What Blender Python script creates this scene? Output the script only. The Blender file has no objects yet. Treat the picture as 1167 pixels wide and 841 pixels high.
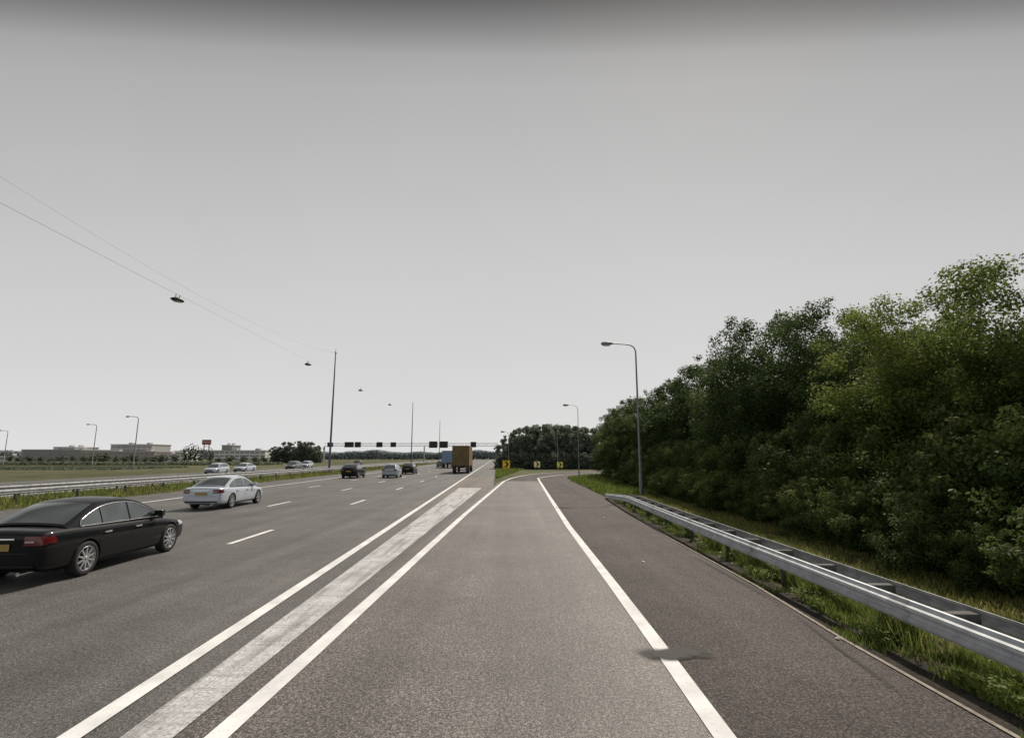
import bpy, bmesh, math, random
import numpy as np
from mathutils import Vector, Matrix
from mathutils.bvhtree import BVHTree
random.seed(7)
S = bpy.context.scene
COL = S.collection
S.view_settings.view_transform = 'Standard'
S.view_settings.look = 'None'
S.view_settings.exposure = 0

# ------------------------------------------------------------ camera
CH = 2.3; FPX = 600.0; PITCH = math.radians(9.51)
cam = bpy.data.cameras.new('camera'); co = bpy.data.objects.new('camera', cam); COL.objects.link(co)
co.location = (0, 0, CH); co.rotation_euler = (math.pi/2 + PITCH, 0, 0)
cam.sensor_width = 36; cam.lens = 36*FPX/1167; cam.clip_end = 12000; cam.clip_start = .05
S.camera = co
SP, CP = math.sin(PITCH), math.cos(PITCH)

def G(px, py, z=0.0):
    dx = (px-583.5)/FPX; dy = (420.5-py)/FPX
    yw = CP - SP*dy; zw = SP + CP*dy
    t = (z-CH)/zw
    return (dx*t, yw*t)
def hx(px, Y): return (px-583.5)/608.0*Y
def hz(py, Y): return CH + (521-py)/608.0*Y
A0 = -18/608.0
UX, UY = math.sin(A0), math.cos(A0)
def M(L, s): return (UX*s - UY*L, UY*s + UX*L)

# ------------------------------------------------------------ materials
def newmat(name):
    m = bpy.data.materials.new(name); m.use_nodes = True
    nt = m.node_tree; b = nt.nodes['Principled BSDF']
    return m, nt, b
def plain(name, col, rough=.6, metal=0, var=.12, scale=8, coat=0, spec=None, bump=0):
    m, nt, b = newmat(name)
    tc = nt.nodes.new('ShaderNodeTexCoord'); n = nt.nodes.new('ShaderNodeTexNoise')
    n.inputs['Scale'].default_value = scale; n.inputs['Detail'].default_value = 5
    nt.links.new(tc.outputs['Object'], n.inputs['Vector'])
    r = nt.nodes.new('ShaderNodeValToRGB')
    r.color_ramp.elements[0].position = .3; r.color_ramp.elements[1].position = .7
    r.color_ramp.elements[0].color = tuple(c*(1-var) for c in col)+(1,)
    r.color_ramp.elements[1].color = tuple(min(1, c*(1+var)) for c in col)+(1,)
    nt.links.new(n.outputs['Fac'], r.inputs['Fac']); nt.links.new(r.outputs['Color'], b.inputs['Base Color'])
    b.inputs['Roughness'].default_value = rough; b.inputs['Metallic'].default_value = metal
    if coat: b.inputs['Coat Weight'].default_value = coat; b.inputs['Coat Roughness'].default_value = .04
    if spec is not None: b.inputs['Specular IOR Level'].default_value = spec
    if bump:
        bp = nt.nodes.new('ShaderNodeBump'); bp.inputs['Strength'].default_value = bump; bp.inputs['Distance'].default_value = .02
        nt.links.new(n.outputs['Fac'], bp.inputs['Height']); nt.links.new(bp.outputs['Normal'], b.inputs['Normal'])
    return m
def mul(nt, a, b):
    x = nt.nodes.new('ShaderNodeMixRGB'); x.blend_type = 'MULTIPLY'; x.inputs['Fac'].default_value = 1
    nt.links.new(a, x.inputs[1]); nt.links.new(b, x.inputs[2]); return x.outputs[0]
def noise_ramp(nt, vec, scale, detail, lo, hi, p0=.3, p1=.7, mapscale=None, rough=.6, rot=0):
    if mapscale:
        mp = nt.nodes.new('ShaderNodeMapping'); mp.inputs['Scale'].default_value = mapscale
        mp.inputs['Rotation'].default_value = (0, 0, rot)
        nt.links.new(vec, mp.inputs['Vector']); vec = mp.outputs[0]
    n = nt.nodes.new('ShaderNodeTexNoise'); n.inputs['Scale'].default_value = scale; n.inputs['Detail'].default_value = detail
    n.inputs['Roughness'].default_value = rough
    nt.links.new(vec, n.inputs['Vector'])
    r = nt.nodes.new('ShaderNodeValToRGB')
    r.color_ramp.elements[0].position = p0; r.color_ramp.elements[1].position = p1
    r.color_ramp.elements[0].color = tuple(lo)+(1,) if hasattr(lo, '__len__') else (lo, lo, lo, 1)
    r.color_ramp.elements[1].color = tuple(hi)+(1,) if hasattr(hi, '__len__') else (hi, hi, hi, 1)
    nt.links.new(n.outputs['Fac'], r.inputs['Fac'])
    return r.outputs['Color'], n.outputs['Fac']
def asphalt(name, lo, hi, speck=.5, rough=.7, spec=.4):
    m, nt, b = newmat(name)
    tc = nt.nodes.new('ShaderNodeTexCoord'); v = tc.outputs['Object']
    base, _ = noise_ramp(nt, v, .35, 6, lo, hi, .35, .65)
    tr, _ = noise_ramp(nt, v, 1.1, 3, .80, 1.18, .35, .65, (1, .03, 1), rot=0.0)
    sp, sf = noise_ramp(nt, v, 28, 2, 1-speck*.9, 1+speck*1.8, .40, .64, rough=.9)
    sp2, _ = noise_ramp(nt, v, 80, 1, 1-speck, 1+speck*1.5, .40, .64)
    st, _ = noise_ramp(nt, v, 4, 7, .84, 1.10, .32, .68)
    c = mul(nt, mul(nt, mul(nt, mul(nt, base, tr), sp), sp2), st)
    nt.links.new(c, b.inputs['Base Color'])
    b.inputs['Roughness'].default_value = rough; b.inputs['Specular IOR Level'].default_value = spec
    bp = nt.nodes.new('ShaderNodeBump'); bp.inputs['Strength'].default_value = .8; bp.inputs['Distance'].default_value = .008
    nt.links.new(sf, bp.inputs['Height']); nt.links.new(bp.outputs['Normal'], b.inputs['Normal'])
    return m
def paint_line(name, lo, hi, asp=(.12, .115, .11), p0=.36, p1=.44, ribs=False):
    m, nt, b = newmat(name)
    tc = nt.nodes.new('ShaderNodeTexCoord'); v = tc.outputs['Object']
    base, _ = noise_ramp(nt, v, 1.7, 6, lo, hi, .35, .65)
    wear, _ = noise_ramp(nt, v, 34, 6, 0, 1, p0, p1, rough=.75)
    w = wear
    if ribs:
        big, bf = noise_ramp(nt, v, 1.6, 6, .40, 1, .38, .52, (3.0, .22, 1), rot=-.03)
        rb, _ = noise_ramp(nt, v, 3.2, 3, .68, 1, .38, .5, (.25, 5, 1))
        w = mul(nt, mul(nt, wear, big), rb)
    x = nt.nodes.new('ShaderNodeMixRGB'); x.inputs[1].default_value = asp+(1,)
    nt.links.new(w, x.inputs['Fac']); nt.links.new(base, x.inputs[2])
    nt.links.new(x.outputs[0], b.inputs['Base Color']); b.inputs['Roughness'].default_value = .75; b.inputs['Specular IOR Level'].default_value = .3
    return m
def groundmat(name, cols, sc=.5):
    m, nt, b = newmat(name)
    tc = nt.nodes.new('ShaderNodeTexCoord'); v = tc.outputs['Object']
    a, _ = noise_ramp(nt, v, sc, 8, cols[0], cols[1], .35, .65)
    f, ff = noise_ramp(nt, v, 22, 5, .55, 1.35, .3, .7)
    g, _ = noise_ramp(nt, v, .02, 4, .75, 1.2, .35, .65)
    nt.links.new(mul(nt, mul(nt, a, f), g), b.inputs['Base Color']); b.inputs['Roughness'].default_value = .95
    b.inputs['Specular IOR Level'].default_value = .1
    bp = nt.nodes.new('ShaderNodeBump'); bp.inputs['Strength'].default_value = .8; bp.inputs['Distance'].default_value = .04
    nt.links.new(ff, bp.inputs['Height']); nt.links.new(bp.outputs['Normal'], b.inputs['Normal'])
    return m
def leafmat(name, c0, c1, c2, trans=.38, rough=.6):
    m, nt, b = newmat(name)
    at = nt.nodes.new('ShaderNodeAttribute'); at.attribute_name = 'tint'
    oi = nt.nodes.new('ShaderNodeObjectInfo')
    ad = nt.nodes.new('ShaderNodeMath'); ad.operation = 'MULTIPLY_ADD'; ad.inputs[1].default_value = .25
    nt.links.new(oi.outputs['Random'], ad.inputs[0]); nt.links.new(at.outputs['Fac'], ad.inputs[2])
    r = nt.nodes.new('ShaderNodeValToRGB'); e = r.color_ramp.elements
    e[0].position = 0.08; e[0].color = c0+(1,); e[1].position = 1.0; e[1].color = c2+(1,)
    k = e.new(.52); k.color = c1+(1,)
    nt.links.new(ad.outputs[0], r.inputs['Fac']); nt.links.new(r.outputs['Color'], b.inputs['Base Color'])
    b.inputs['Roughness'].default_value = rough; b.inputs['Specular IOR Level'].default_value = .14
    t = nt.nodes.new('ShaderNodeBsdfTranslucent'); nt.links.new(r.outputs['Color'], t.inputs['Color'])
    mx = nt.nodes.new('ShaderNodeMixShader'); mx.inputs[0].default_value = trans
    nt.links.new(b.outputs[0], mx.inputs[1]); nt.links.new(t.outputs[0], mx.inputs[2])
    nt.links.new(mx.outputs[0], nt.nodes['Material Output'].inputs['Surface'])
    return m
def shadowmat(name, col, amount):  # see-through dark colour that paints soft shadow onto the road
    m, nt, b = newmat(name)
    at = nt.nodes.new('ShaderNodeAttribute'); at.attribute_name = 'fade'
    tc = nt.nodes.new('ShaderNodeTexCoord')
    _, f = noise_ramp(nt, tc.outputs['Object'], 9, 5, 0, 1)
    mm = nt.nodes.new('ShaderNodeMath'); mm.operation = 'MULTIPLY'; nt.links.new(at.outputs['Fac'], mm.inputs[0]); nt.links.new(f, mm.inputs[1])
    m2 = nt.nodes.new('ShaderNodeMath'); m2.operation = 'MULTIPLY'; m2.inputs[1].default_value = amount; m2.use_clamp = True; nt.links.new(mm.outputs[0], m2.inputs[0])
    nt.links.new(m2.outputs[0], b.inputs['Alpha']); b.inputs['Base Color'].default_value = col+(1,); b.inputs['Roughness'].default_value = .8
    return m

MT = {}
MT['asph_m'] = asphalt('asphalt_motorway', (.070, .068, .065), (.102, .099, .094), .45, .68)
MT['asph_e'] = asphalt('asphalt_exit', (.070, .061, .057), (.104, .092, .086), .58, .60, .45)
MT['asph_s'] = asphalt('asphalt_shoulder', (.048, .040, .038), (.072, .060, .056), .55, .8, .22)
MT['asph_g'] = asphalt('asphalt_gore', (.10, .083, .07), (.14, .118, .10), .3)
MT['white'] = paint_line('road_paint', (.60, .60, .60), (.80, .80, .80), p0=.30, p1=.40)
MT['worn'] = paint_line('worn_road_paint', (.48, .48, .49), (.66, .66, .67), asp=(.15, .147, .143), p0=.32, p1=.54, ribs=True)
MT['ground'] = groundmat('field', ((.06, .078, .036), (.15, .145, .078)), .25)
MT['verge'] = groundmat('verge_soil_grass', ((.05, .06, .026), (.16, .145, .07)), 1.6)
MT['soil'] = groundmat('dark_soil', ((.035, .031, .027), (.085, .075, .062)), 3)
MT['edging'] = plain('edging_concrete', (.27, .235, .20), .9, var=.35, scale=12)
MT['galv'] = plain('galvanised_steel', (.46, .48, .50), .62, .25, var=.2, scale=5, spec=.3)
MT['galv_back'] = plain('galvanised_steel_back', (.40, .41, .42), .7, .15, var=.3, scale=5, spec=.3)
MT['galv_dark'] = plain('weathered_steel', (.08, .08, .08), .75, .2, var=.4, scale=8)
MT['galv_spacer'] = plain('spacer_steel', (.13, .13, .13), .85, 0, var=.5, scale=9, spec=.1)
MT['galv_far'] = plain('dull_steel', (.34, .35, .36), .6, .3, var=.2)
MT['pole'] = plain('pole_steel', (.20, .21, .22), .5, .4, var=.15)
MT['mast'] = plain('mast_blue', (.095, .11, .18), .6, .1)
MT['cable'] = plain('cable_steel', (.14, .15, .16), .6, .3)
MT['lampdark'] = plain('lamp_housing_dark', (.03, .032, .035), .5)
MT['lampgrey'] = plain('lamp_housing_grey', (.22, .23, .24), .5)
MT['lens'] = plain('lamp_lens', (.45, .45, .42), .2)
MT['glass'] = plain('car_glass', (.045, .058, .058), .03, 0, coat=.6, spec=.8, var=.5, scale=2)
MT['tyre'] = plain('tyre_rubber', (.018, .018, .018), .85)
MT['rim'] = plain('alloy_rim', (.50, .51, .53), .35, .6)
MT['dark'] = plain('dark_plastic', (.014, .014, .015), .6)
MT['chrome'] = plain('chrome_trim', (.7, .7, .72), .25, .9)
MT['red'] = plain('tail_lamp_red', (.13, .010, .012), .2, coat=.4)
MT['headl'] = plain('headlamp_lens', (.55, .57, .6), .08, .3)
MT['plate'] = plain('number_plate_yellow', (.34, .25, .07), .6)
MT['black_paint'] = plain('black_car_paint', (.004, .004, .006), .5, 0, coat=.42, spec=.1, var=.3, scale=2)
MT['white_paint'] = plain('white_car_paint', (.52, .58, .66), .3, .15, coat=.8, var=.05)
MT['silver_paint'] = plain('silver_car_paint', (.30, .36, .44), .35, .3, coat=.8)
MT['navy_paint'] = plain('dark_car_paint', (.008, .010, .014), .5, 0, coat=.35, spec=.1)
MT['grey_paint'] = plain('grey_car_paint', (.13, .14, .15), .3, .5, coat=.8)
MT['truck_y'] = plain('ochre_truck_panel', (.17, .118, .042), .75, var=.22, scale=1.2)
MT['truck_b'] = plain('blue_truck_panel', (.20, .32, .46), .6)
MT['sign_y'] = plain('sign_yellow', (.9, .6, .03), .5)
MT['sign_g'] = plain('sign_yellow_green', (.8, .76, .12), .5)
MT['sign_p'] = plain('sign_pale_yellow', (.88, .8, .4), .5)
MT['black'] = plain('sign_black', (.015, .015, .015), .6)
MT['bark'] = plain('bark', (.09, .072, .055), .95, var=.4, scale=14, bump=.8)
MT['leaf_a'] = leafmat('leaf_dark', (.013, .029, .010), (.038, .070, .022), (.10, .142, .042))
MT['leaf_b'] = leafmat('leaf_mid', (.019, .041, .012), (.058, .098, .027), (.155, .205, .055))
MT['leaf_c'] = leafmat('leaf_yellowish', (.026, .050, .012), (.090, .140, .032), (.28, .32, .07), .42)
MT['leaf_far'] = leafmat('leaf_far', (.13, .165, .135), (.18, .215, .165), (.23, .265, .195), .5)  # far leaf colours carry distance haze, lightened and greyed
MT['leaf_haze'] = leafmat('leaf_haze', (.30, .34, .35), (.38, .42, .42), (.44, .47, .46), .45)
MT['leaf_dist'] = leafmat('leaf_distant', (.11, .135, .10), (.16, .185, .13), (.22, .235, .16), .45)  # paler and greyer, haze put into the leaf colour
MT['shrub'] = leafmat('leaf_shrub', (.022, .043, .012), (.068, .105, .030), (.18, .21, .062))
MT['grass'] = leafmat('grass_blades', (.06, .10, .020), (.14, .205, .042), (.33, .33, .11), .4)
MT['drygrass'] = leafmat('dry_grass_blades', (.12, .14, .035), (.26, .28, .08), (.46, .42, .17), .45)
MT['litter'] = plain('litter_white', (.7, .68, .64), .7)
MT['bw'] = plain('building_wall_grey', (.42, .415, .41), .8, var=.1, scale=.3)  # wall colours lightened to put distance haze into them
MT['bd'] = plain('building_wall_dark', (.26, .25, .245), .8, var=.15, scale=.3)
MT['bl'] = plain('building_wall_light', (.62, .62, .61), .8, var=.08, scale=.3)
MT['bo'] = plain('building_wall_brown', (.36, .30, .27), .8, var=.1, scale=.3)
MT['bg'] = plain('building_window', (.20, .215, .23), .3)
MT['bt'] = plain('building_trim', (.45, .45, .45), .7)
MT['bred'] = plain('sign_dark_red', (.28, .08, .07), .6)
MT['painted_shadow'] = shadowmat('painted_shadow_blob', (.018, .017, .017), 2.8)  # shadow tone for the blob on the edge line
MT['shadow_streak'] = shadowmat('painted_shadow_streak', (.022, .020, .018), 1.2)  # shadow tone for the thin shoulder streaks

# ------------------------------------------------------------ helpers
def tag(o, label=None, cat=None, group=None, kind=None):
    if label: o['label'] = label
    if cat: o['category'] = cat
    if group: o['group'] = group
    if kind: o['kind'] = kind
    return o
def empty(name, loc, rz=0, label=None, cat=None, group=None):
    o = bpy.data.objects.new(name, None); COL.objects.link(o); o.empty_display_size = .2
    o.location = (loc[0], loc[1], loc[2] if len(loc) > 2 else 0); o.rotation_euler = (0, 0, rz)
    return tag(o, label, cat, group)
def link(o, parent=None):
    COL.objects.link(o)
    if parent: o.parent = parent
    return o
class MB:
    def __init__(s): s.v = []; s.f = []; s.sm = []
    def add(s, vs, fs, smooth=False):
        n = len(s.v); s.v += [tuple(p) for p in vs]; s.f += [tuple(i+n for i in f) for f in fs]; s.sm += [smooth]*len(fs); return s
    def box(s, c, d, rz=0):
        x, y, z = d[0]/2, d[1]/2, d[2]/2
        vs = [Vector(p) for p in ((-x, -y, -z), (x, -y, -z), (x, y, -z), (-x, y, -z), (-x, -y, z), (x, -y, z), (x, y, z), (-x, y, z))]
        if rz:
            R = Matrix.Rotation(rz, 3, 'Z'); vs = [R@p for p in vs]
        vs = [p+Vector(c) for p in vs]
        return s.add(vs, [(0, 3, 2, 1), (4, 5, 6, 7), (0, 1, 5, 4), (1, 2, 6, 5), (2, 3, 7, 6), (3, 0, 4, 7)])
    def tube(s, pts, rad, n=10, cap=True, smooth=True):
        pts = [Vector(p) for p in pts]
        if not hasattr(rad, '__len__'): rad = [rad]*len(pts)
        rings = []; up = None
        for i, p in enumerate(pts):
            d = (pts[min(i+1, len(pts)-1)]-pts[max(i-1, 0)]).normalized()
            if up is None: up = Vector((1, 0, 0)) if abs(d.x) < .8 else Vector((0, 1, 0))
            a = d.cross(up).normalized(); b = a.cross(d).normalized(); up = b
            rings.append([p+a*math.cos(2*math.pi*k/n)*rad[i]+b*math.sin(2*math.pi*k/n)*rad[i] for k in range(n)])
        vs = [q for r in rings for q in r]; fs = []
        for i in range(len(pts)-1):
            for k in range(n):
                k2 = (k+1) % n; fs.append((i*n+k, i*n+k2, (i+1)*n+k2, (i+1)*n+k))
        s.add(vs, fs, smooth)
        if cap:
            s.add(rings[0], [tuple(range(n))[::-1]]); s.add(rings[-1], [tuple(range(n))])
        return s
    def lathe(s, prof, axis='z', n=24, c=(0, 0, 0), smooth=True):
        vs = []; fs = []
        for r, h in prof:
            for k in range(n):
                a = 2*math.pi*k/n
                if axis == 'z': p = (c[0]+r*math.cos(a), c[1]+r*math.sin(a), c[2]+h)
                else: p = (c[0]+h, c[1]+r*math.cos(a), c[2]+r*math.sin(a))
                vs.append(p)
        m = len(prof)
        for i in range(m-1):
            for k in range(n):
                k2 = (k+1) % n; fs.append((i*n+k, i*n+k2, (i+1)*n+k2, (i+1)*n+k))
        s.add(vs, fs, smooth); return s
    def sweep(s, path, prof, close=False):
        vs = []; m = len(prof)
        for i, p in enumerate(path):
            a = path[max(i-1, 0)]; b = path[min(i+1, len(path)-1)]
            d = Vector((b[0]-a[0], b[1]-a[1])).normalized(); nx, ny = d.y, -d.x
            for l, z in prof: vs.append((p[0]+nx*l, p[1]+ny*l, p[2]+z*p[3]))
        fs = []
        for i in range(len(path)-1):
            for k in range(m-1 + (1 if close else 0)):
                k2 = (k+1) % m; fs.append((i*m+k, i*m+k2, (i+1)*m+k2, (i+1)*m+k))
        return s.add(vs, fs)
    def build(s, name, mat, parent=None, loc=None):
        me = bpy.data.meshes.new(name); me.from_pydata(s.v, [], s.f); me.materials.append(mat)
        me.polygons.foreach_set('use_smooth', s.sm); me.update()
        o = bpy.data.objects.new(name, me)
        if loc: o.location = loc
        return link(o, parent)
def struct(o, label=None, cat=None):
    o['kind'] = 'structure'
    if label: o['label'] = label
    if cat: o['category'] = cat
    return o
def resample(pts, step):
    out = []
    for a, b in zip(pts[:-1], pts[1:]):
        d = math.dist(a, b); n = max(1, int(d/step))
        for i in range(n): out.append(tuple(a[k]+(b[k]-a[k])*i/n for k in range(len(a))))
    out.append(tuple(pts[-1])); return out
def smooth_pts(pts, it=2):
    for _ in range(it):
        o = [pts[0]]
        for a, b in zip(pts[:-1], pts[1:]):
            o.append(tuple(a[k]*.75+b[k]*.25 for k in range(len(a)))); o.append(tuple(a[k]*.25+b[k]*.75 for k in range(len(a))))
        o.append(pts[-1]); pts = o
    return pts
def ribbon(name, left, right, z, mat, label, cat):
    mb = MB(); n = len(left)
    vs = [(p[0], p[1], z) for p in left]+[(p[0], p[1], z) for p in right]
    mb.add(vs, [(i, n+i, n+i+1, i+1) for i in range(n-1)])
    return struct(mb.build(name, mat), label, cat)
def line(name, pts, w, z, mat, label, cat='road marking'):
    L = []; R = []
    for i, p in enumerate(pts):
        a = pts[max(i-1, 0)]; b = pts[min(i+1, len(pts)-1)]
        d = Vector((b[0]-a[0], b[1]-a[1])).normalized()
        L.append((p[0]-d.y*w/2, p[1]+d.x*w/2)); R.append((p[0]+d.y*w/2, p[1]-d.x*w/2))
    return ribbon(name, L, R, z, mat, label, cat)

# ------------------------------------------------------------ world and sun
EL = math.radians(47)
ts = Vector((.42, .91)).normalized()
sd = Vector((-ts.x*math.cos(EL), -ts.y*math.cos(EL), -math.sin(EL)))
sl = bpy.data.lights.new('sun', 'SUN'); so = bpy.data.objects.new('sun', sl); COL.objects.link(so)
sl.energy = 4.3; sl.angle = math.radians(2.2); sl.color = (1, .91, .79)
so.rotation_euler = sd.to_track_quat('-Z', 'Y').to_euler(); so.location = (30, 60, 60)
W = bpy.data.worlds.new('World'); S.world = W; W.use_nodes = True
nt = W.node_tree; bg = nt.nodes['Background']
sky = nt.nodes.new('ShaderNodeTexSky'); sky.sky_type = 'NISHITA'; sky.sun_disc = False
sky.sun_elevation = EL; sky.sun_rotation = math.atan2(ts.x, ts.y)
sky.dust_density = 3; sky.air_density = 1
tc = nt.nodes.new('ShaderNodeTexCoord'); sx = nt.nodes.new('ShaderNodeSeparateXYZ')
nt.links.new(tc.outputs['Generated'], sx.inputs[0])
def mth(op, a, b=None):
    n = nt.nodes.new('ShaderNodeMath'); n.operation = op
    for i, q in enumerate((a, b)):
        if q is None: continue
        if isinstance(q, (int, float)): n.inputs[i].default_value = q
        else: nt.links.new(q, n.inputs[i])
    return n.outputs[0]
zz = mth('MULTIPLY', sx.outputs['Z'], sx.outputs['Z']); yy = mth('MULTIPLY', sx.outputs['Y'], sx.outputs['Y'])
el_ = mth('DIVIDE', sx.outputs['Z'], mth('SQRT', mth('ADD', mth('ADD', zz, yy), .0004)))
mixel = mth('ADD', mth('MULTIPLY', el_, .85), mth('MULTIPLY', sx.outputs['Z'], .15))
rp = nt.nodes.new('ShaderNodeValToRGB'); e = rp.color_ramp.elements
K = 10.0
def gy(v): return (v*1.002, v*.996, v*.996)
ramp = [(0.0, gy(.76)), (.066, gy(.72)), (.2, gy(.655)), (.356, gy(.59)), (.495, gy(.515)), (.61, gy(.445)), (.645, gy(.39)), (.672, gy(.25)), (.70, gy(.13)), (.80, gy(.22)), (1.0, gy(.34))]
e[0].position = 0; e[0].color = ramp[0][1]+(1,); e[1].position = 1; e[1].color = ramp[-1][1]+(1,)
for p, c in ramp[1:-1]:
    k = e.new(p); k.color = c+(1,)
nt.links.new(mixel, rp.inputs['Fac'])
nz = nt.nodes.new('ShaderNodeTexNoise'); nz.inputs['Scale'].default_value = 1.2; nz.inputs['Detail'].default_value = 3
nt.links.new(tc.outputs['Generated'], nz.inputs['Vector'])
nr = nt.nodes.new('ShaderNodeValToRGB'); nr.color_ramp.elements[0].color = (.91, .91, .912, 1); nr.color_ramp.elements[1].color = (1.07, 1.07, 1.065, 1)
nt.links.new(nz.outputs['Fac'], nr.inputs['Fac'])
hz_c = mul(nt, rp.outputs['Color'], nr.outputs['Color'])
sc = nt.nodes.new('ShaderNodeMixRGB'); sc.blend_type = 'MULTIPLY'; sc.inputs['Fac'].default_value = 1
sc.inputs[2].default_value = (K, K, K, 1); nt.links.new(hz_c, sc.inputs[1])
mx = nt.nodes.new('ShaderNodeMixRGB'); mx.inputs['Fac'].default_value = .985
nt.links.new(sky.outputs[0], mx.inputs[1]); nt.links.new(sc.outputs[0], mx.inputs[2])
nt.links.new(mx.outputs[0], bg.inputs['Color']); bg.inputs['Strength'].default_value = .1

# ------------------------------------------------------------ ground and roads
mb = MB(); mb.add([(-4000, -300, -.03), (4000, -300, -.03), (4000, 6000, -.03), (-4000, 6000, -.03)], [(0, 1, 2, 3)])
struct(mb.build('ground', MT['ground']), 'flat green and straw coloured grassland reaching the horizon', 'ground')

def mline(L, s0, s1, n=40): return [M(L, s0+(s1-s0)*i/n) for i in range(n+1)]
ribbon('motorway_road', mline(21.6, -14, 2600), mline(.2, -14, 2600), 0, MT['asph_m'], 'wide grey four lane motorway carriageway running to the horizon', 'road')
ribbon('opposite_carriageway', mline(46, -14, 2600), mline(28.2, -14, 2600), 0, MT['asph_m'], 'opposite motorway carriageway beyond the median barrier', 'road')
ramp_left = smooth_pts([(-.7, 53), (.2, 62), (2.2, 72), (6, 82), (12, 90), (22, 97), (40, 103)])
ramp_right_tail = smooth_pts([G(613, 545), (4.2, 65), (7, 72), (12, 78.5), (20, 84), (38, 90)])
l2 = [M(2.35, -10), G(247, 841), G(355, 745), G(460, 650), G(530, 586), G(575, 548)]
rl = [(1.80, -10), G(826, 841), G(755, 742), G(700, 668), G(648, 600), G(626, 566), G(613, 545)]
edge = [(4.0, -10), G(1155, 841), G(960, 730), G(860, 668), G(760, 612), G(690, 568), (5.5, 42), (5.6, 51), (6.0, 60), (8.8, 68), (13.8, 74.5), (21.5, 80), (38, 86)]
def xat(pts, y):
    for a, b in zip(pts[:-1], pts[1:]):
        if a[1] <= y <= b[1]: return a[0]+(b[0]-a[0])*(y-a[1])/(b[1]-a[1])
    return pts[-1][0] if y > pts[-1][1] else pts[0][0]
ys = [-10+i*1.5 for i in range(43)]
ribbon('exit_road', [(xat(l2+[(-.2, 60)], y)-.35, y) for y in ys], [(xat(rl+[(4.2, 65)], y)+.1, y) for y in ys], .004, MT['asph_e'], 'brownish coarse asphalt exit lane in the middle of the view', 'road')
ribbon('hard_shoulder', [(xat(rl+[(4.2, 65)], y)+.1, y) for y in ys], [(xat(edge, y), y) for y in ys], .004, MT['asph_s'], 'reddish brown asphalt shoulder between right edge line and verge', 'road')
n = 24
def arc_even(pts, n):
    d = [0]
    for a, b in zip(pts[:-1], pts[1:]): d.append(d[-1]+math.dist(a, b))
    out = []
    for i in range(n+1):
        t = d[-1]*i/n
        for k in range(len(pts)-1):
            if d[k] <= t <= d[k+1]+1e-6:
                u = (t-d[k])/max(1e-6, d[k+1]-d[k]); out.append((pts[k][0]+(pts[k+1][0]-pts[k][0])*u, pts[k][1]+(pts[k+1][1]-pts[k][1])*u)); break
    return out
ribbon('slip_road_bend', arc_even([(-1.1, 52.5)]+[(p[0]-.4, p[1]+.3) for p in ramp_left], n), arc_even([(6.0, 52.6), (6.0, 60), (8.8, 68), (13.8, 74.5), (21.5, 80), (38, 86)], n), .008, MT['asph_s'], 'slip road curving right behind the trees', 'road')
gl = [M(3.45, s) for s in np.linspace(30, 62, 12)]
gr = [M(L, s) for s, L in zip(np.linspace(30, 62, 12), np.linspace(1.0, .1, 12))]
ribbon('gore_area', gl, gr, .006, MT['asph_g'], 'pale brown paved wedge where the exit splits off', 'road')

ZM = .012
line('road_marking', mline(3.53, -10, 500, 60), .2, ZM, MT['white'], 'solid white line between motorway and the divider band')
line('road_marking', mline(18.1, -10, 900, 60), .2, ZM, MT['white'], 'solid white left edge line of the motorway')
line('road_marking', l2+ramp_left, .2, ZM, MT['white'], 'solid white line left of the exit lane, bending right far ahead')
line('road_marking', rl+ramp_right_tail[1:], .19, ZM, MT['white'], 'solid white line right of the exit lane')
bl = [M(3.14, -10), G(137, 841), G(523, 556)]; br = [M(2.68, -10), G(197, 841), G(549, 556)]
ribbon('road_marking', resample(bl, 40), resample(br, 40), ZM-.003, MT['worn'], 'broad worn ribbed white divider band widening ahead', 'road marking')
for li, L in enumerate((7.15, 10.8, 14.45)):
    w_ = ('first', 'second', 'third')[li]
    s = {0: 14.9, 1: 26.0, 2: 30}[li] % 12-12
    while s < 330:
        o = line('lane_dash', [M(L, s), M(L, s+2.8)], .16, ZM, MT['white'], 'short white dash of the %s broken lane line' % w_)
        o['group'] = 'dashes of the %s broken lane line' % w_
        s += 12
line('road_marking', mline(29.6, 0, 900, 40), .2, ZM, MT['white'], 'white edge line of the opposite carriageway')
line('concrete_edging', resample([(p[0]+.03, p[1]) for p in edge[:8]], 2), .05, .016, MT['edging'], 'thin pale concrete edging along the right shoulder', 'edging')
vy = [-8, 0, 3, 5, 8, 12, 16, 22, 30, 42, 51, 60]
ribbon('soil_strip', [(xat(edge, y)+.06, y) for y in vy], [(xat(edge, y)+.06+.42, y) for y in vy], .000, MT['soil'], 'dark bare soil strip between shoulder and verge grass', 'soil')
ribbon('verge', [(xat(edge, y)+.05, y) for y in vy], [(xat(edge, y)+7, y) for y in vy], -.006, MT['verge'], 'grassy right verge under the crash barrier', 'verge')
ribbon('median_verge', mline(28.2, -14, 900), mline(21.6, -14, 900), -.008, MT['verge'], 'grassy median strip under the left crash barriers', 'verge')
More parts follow.
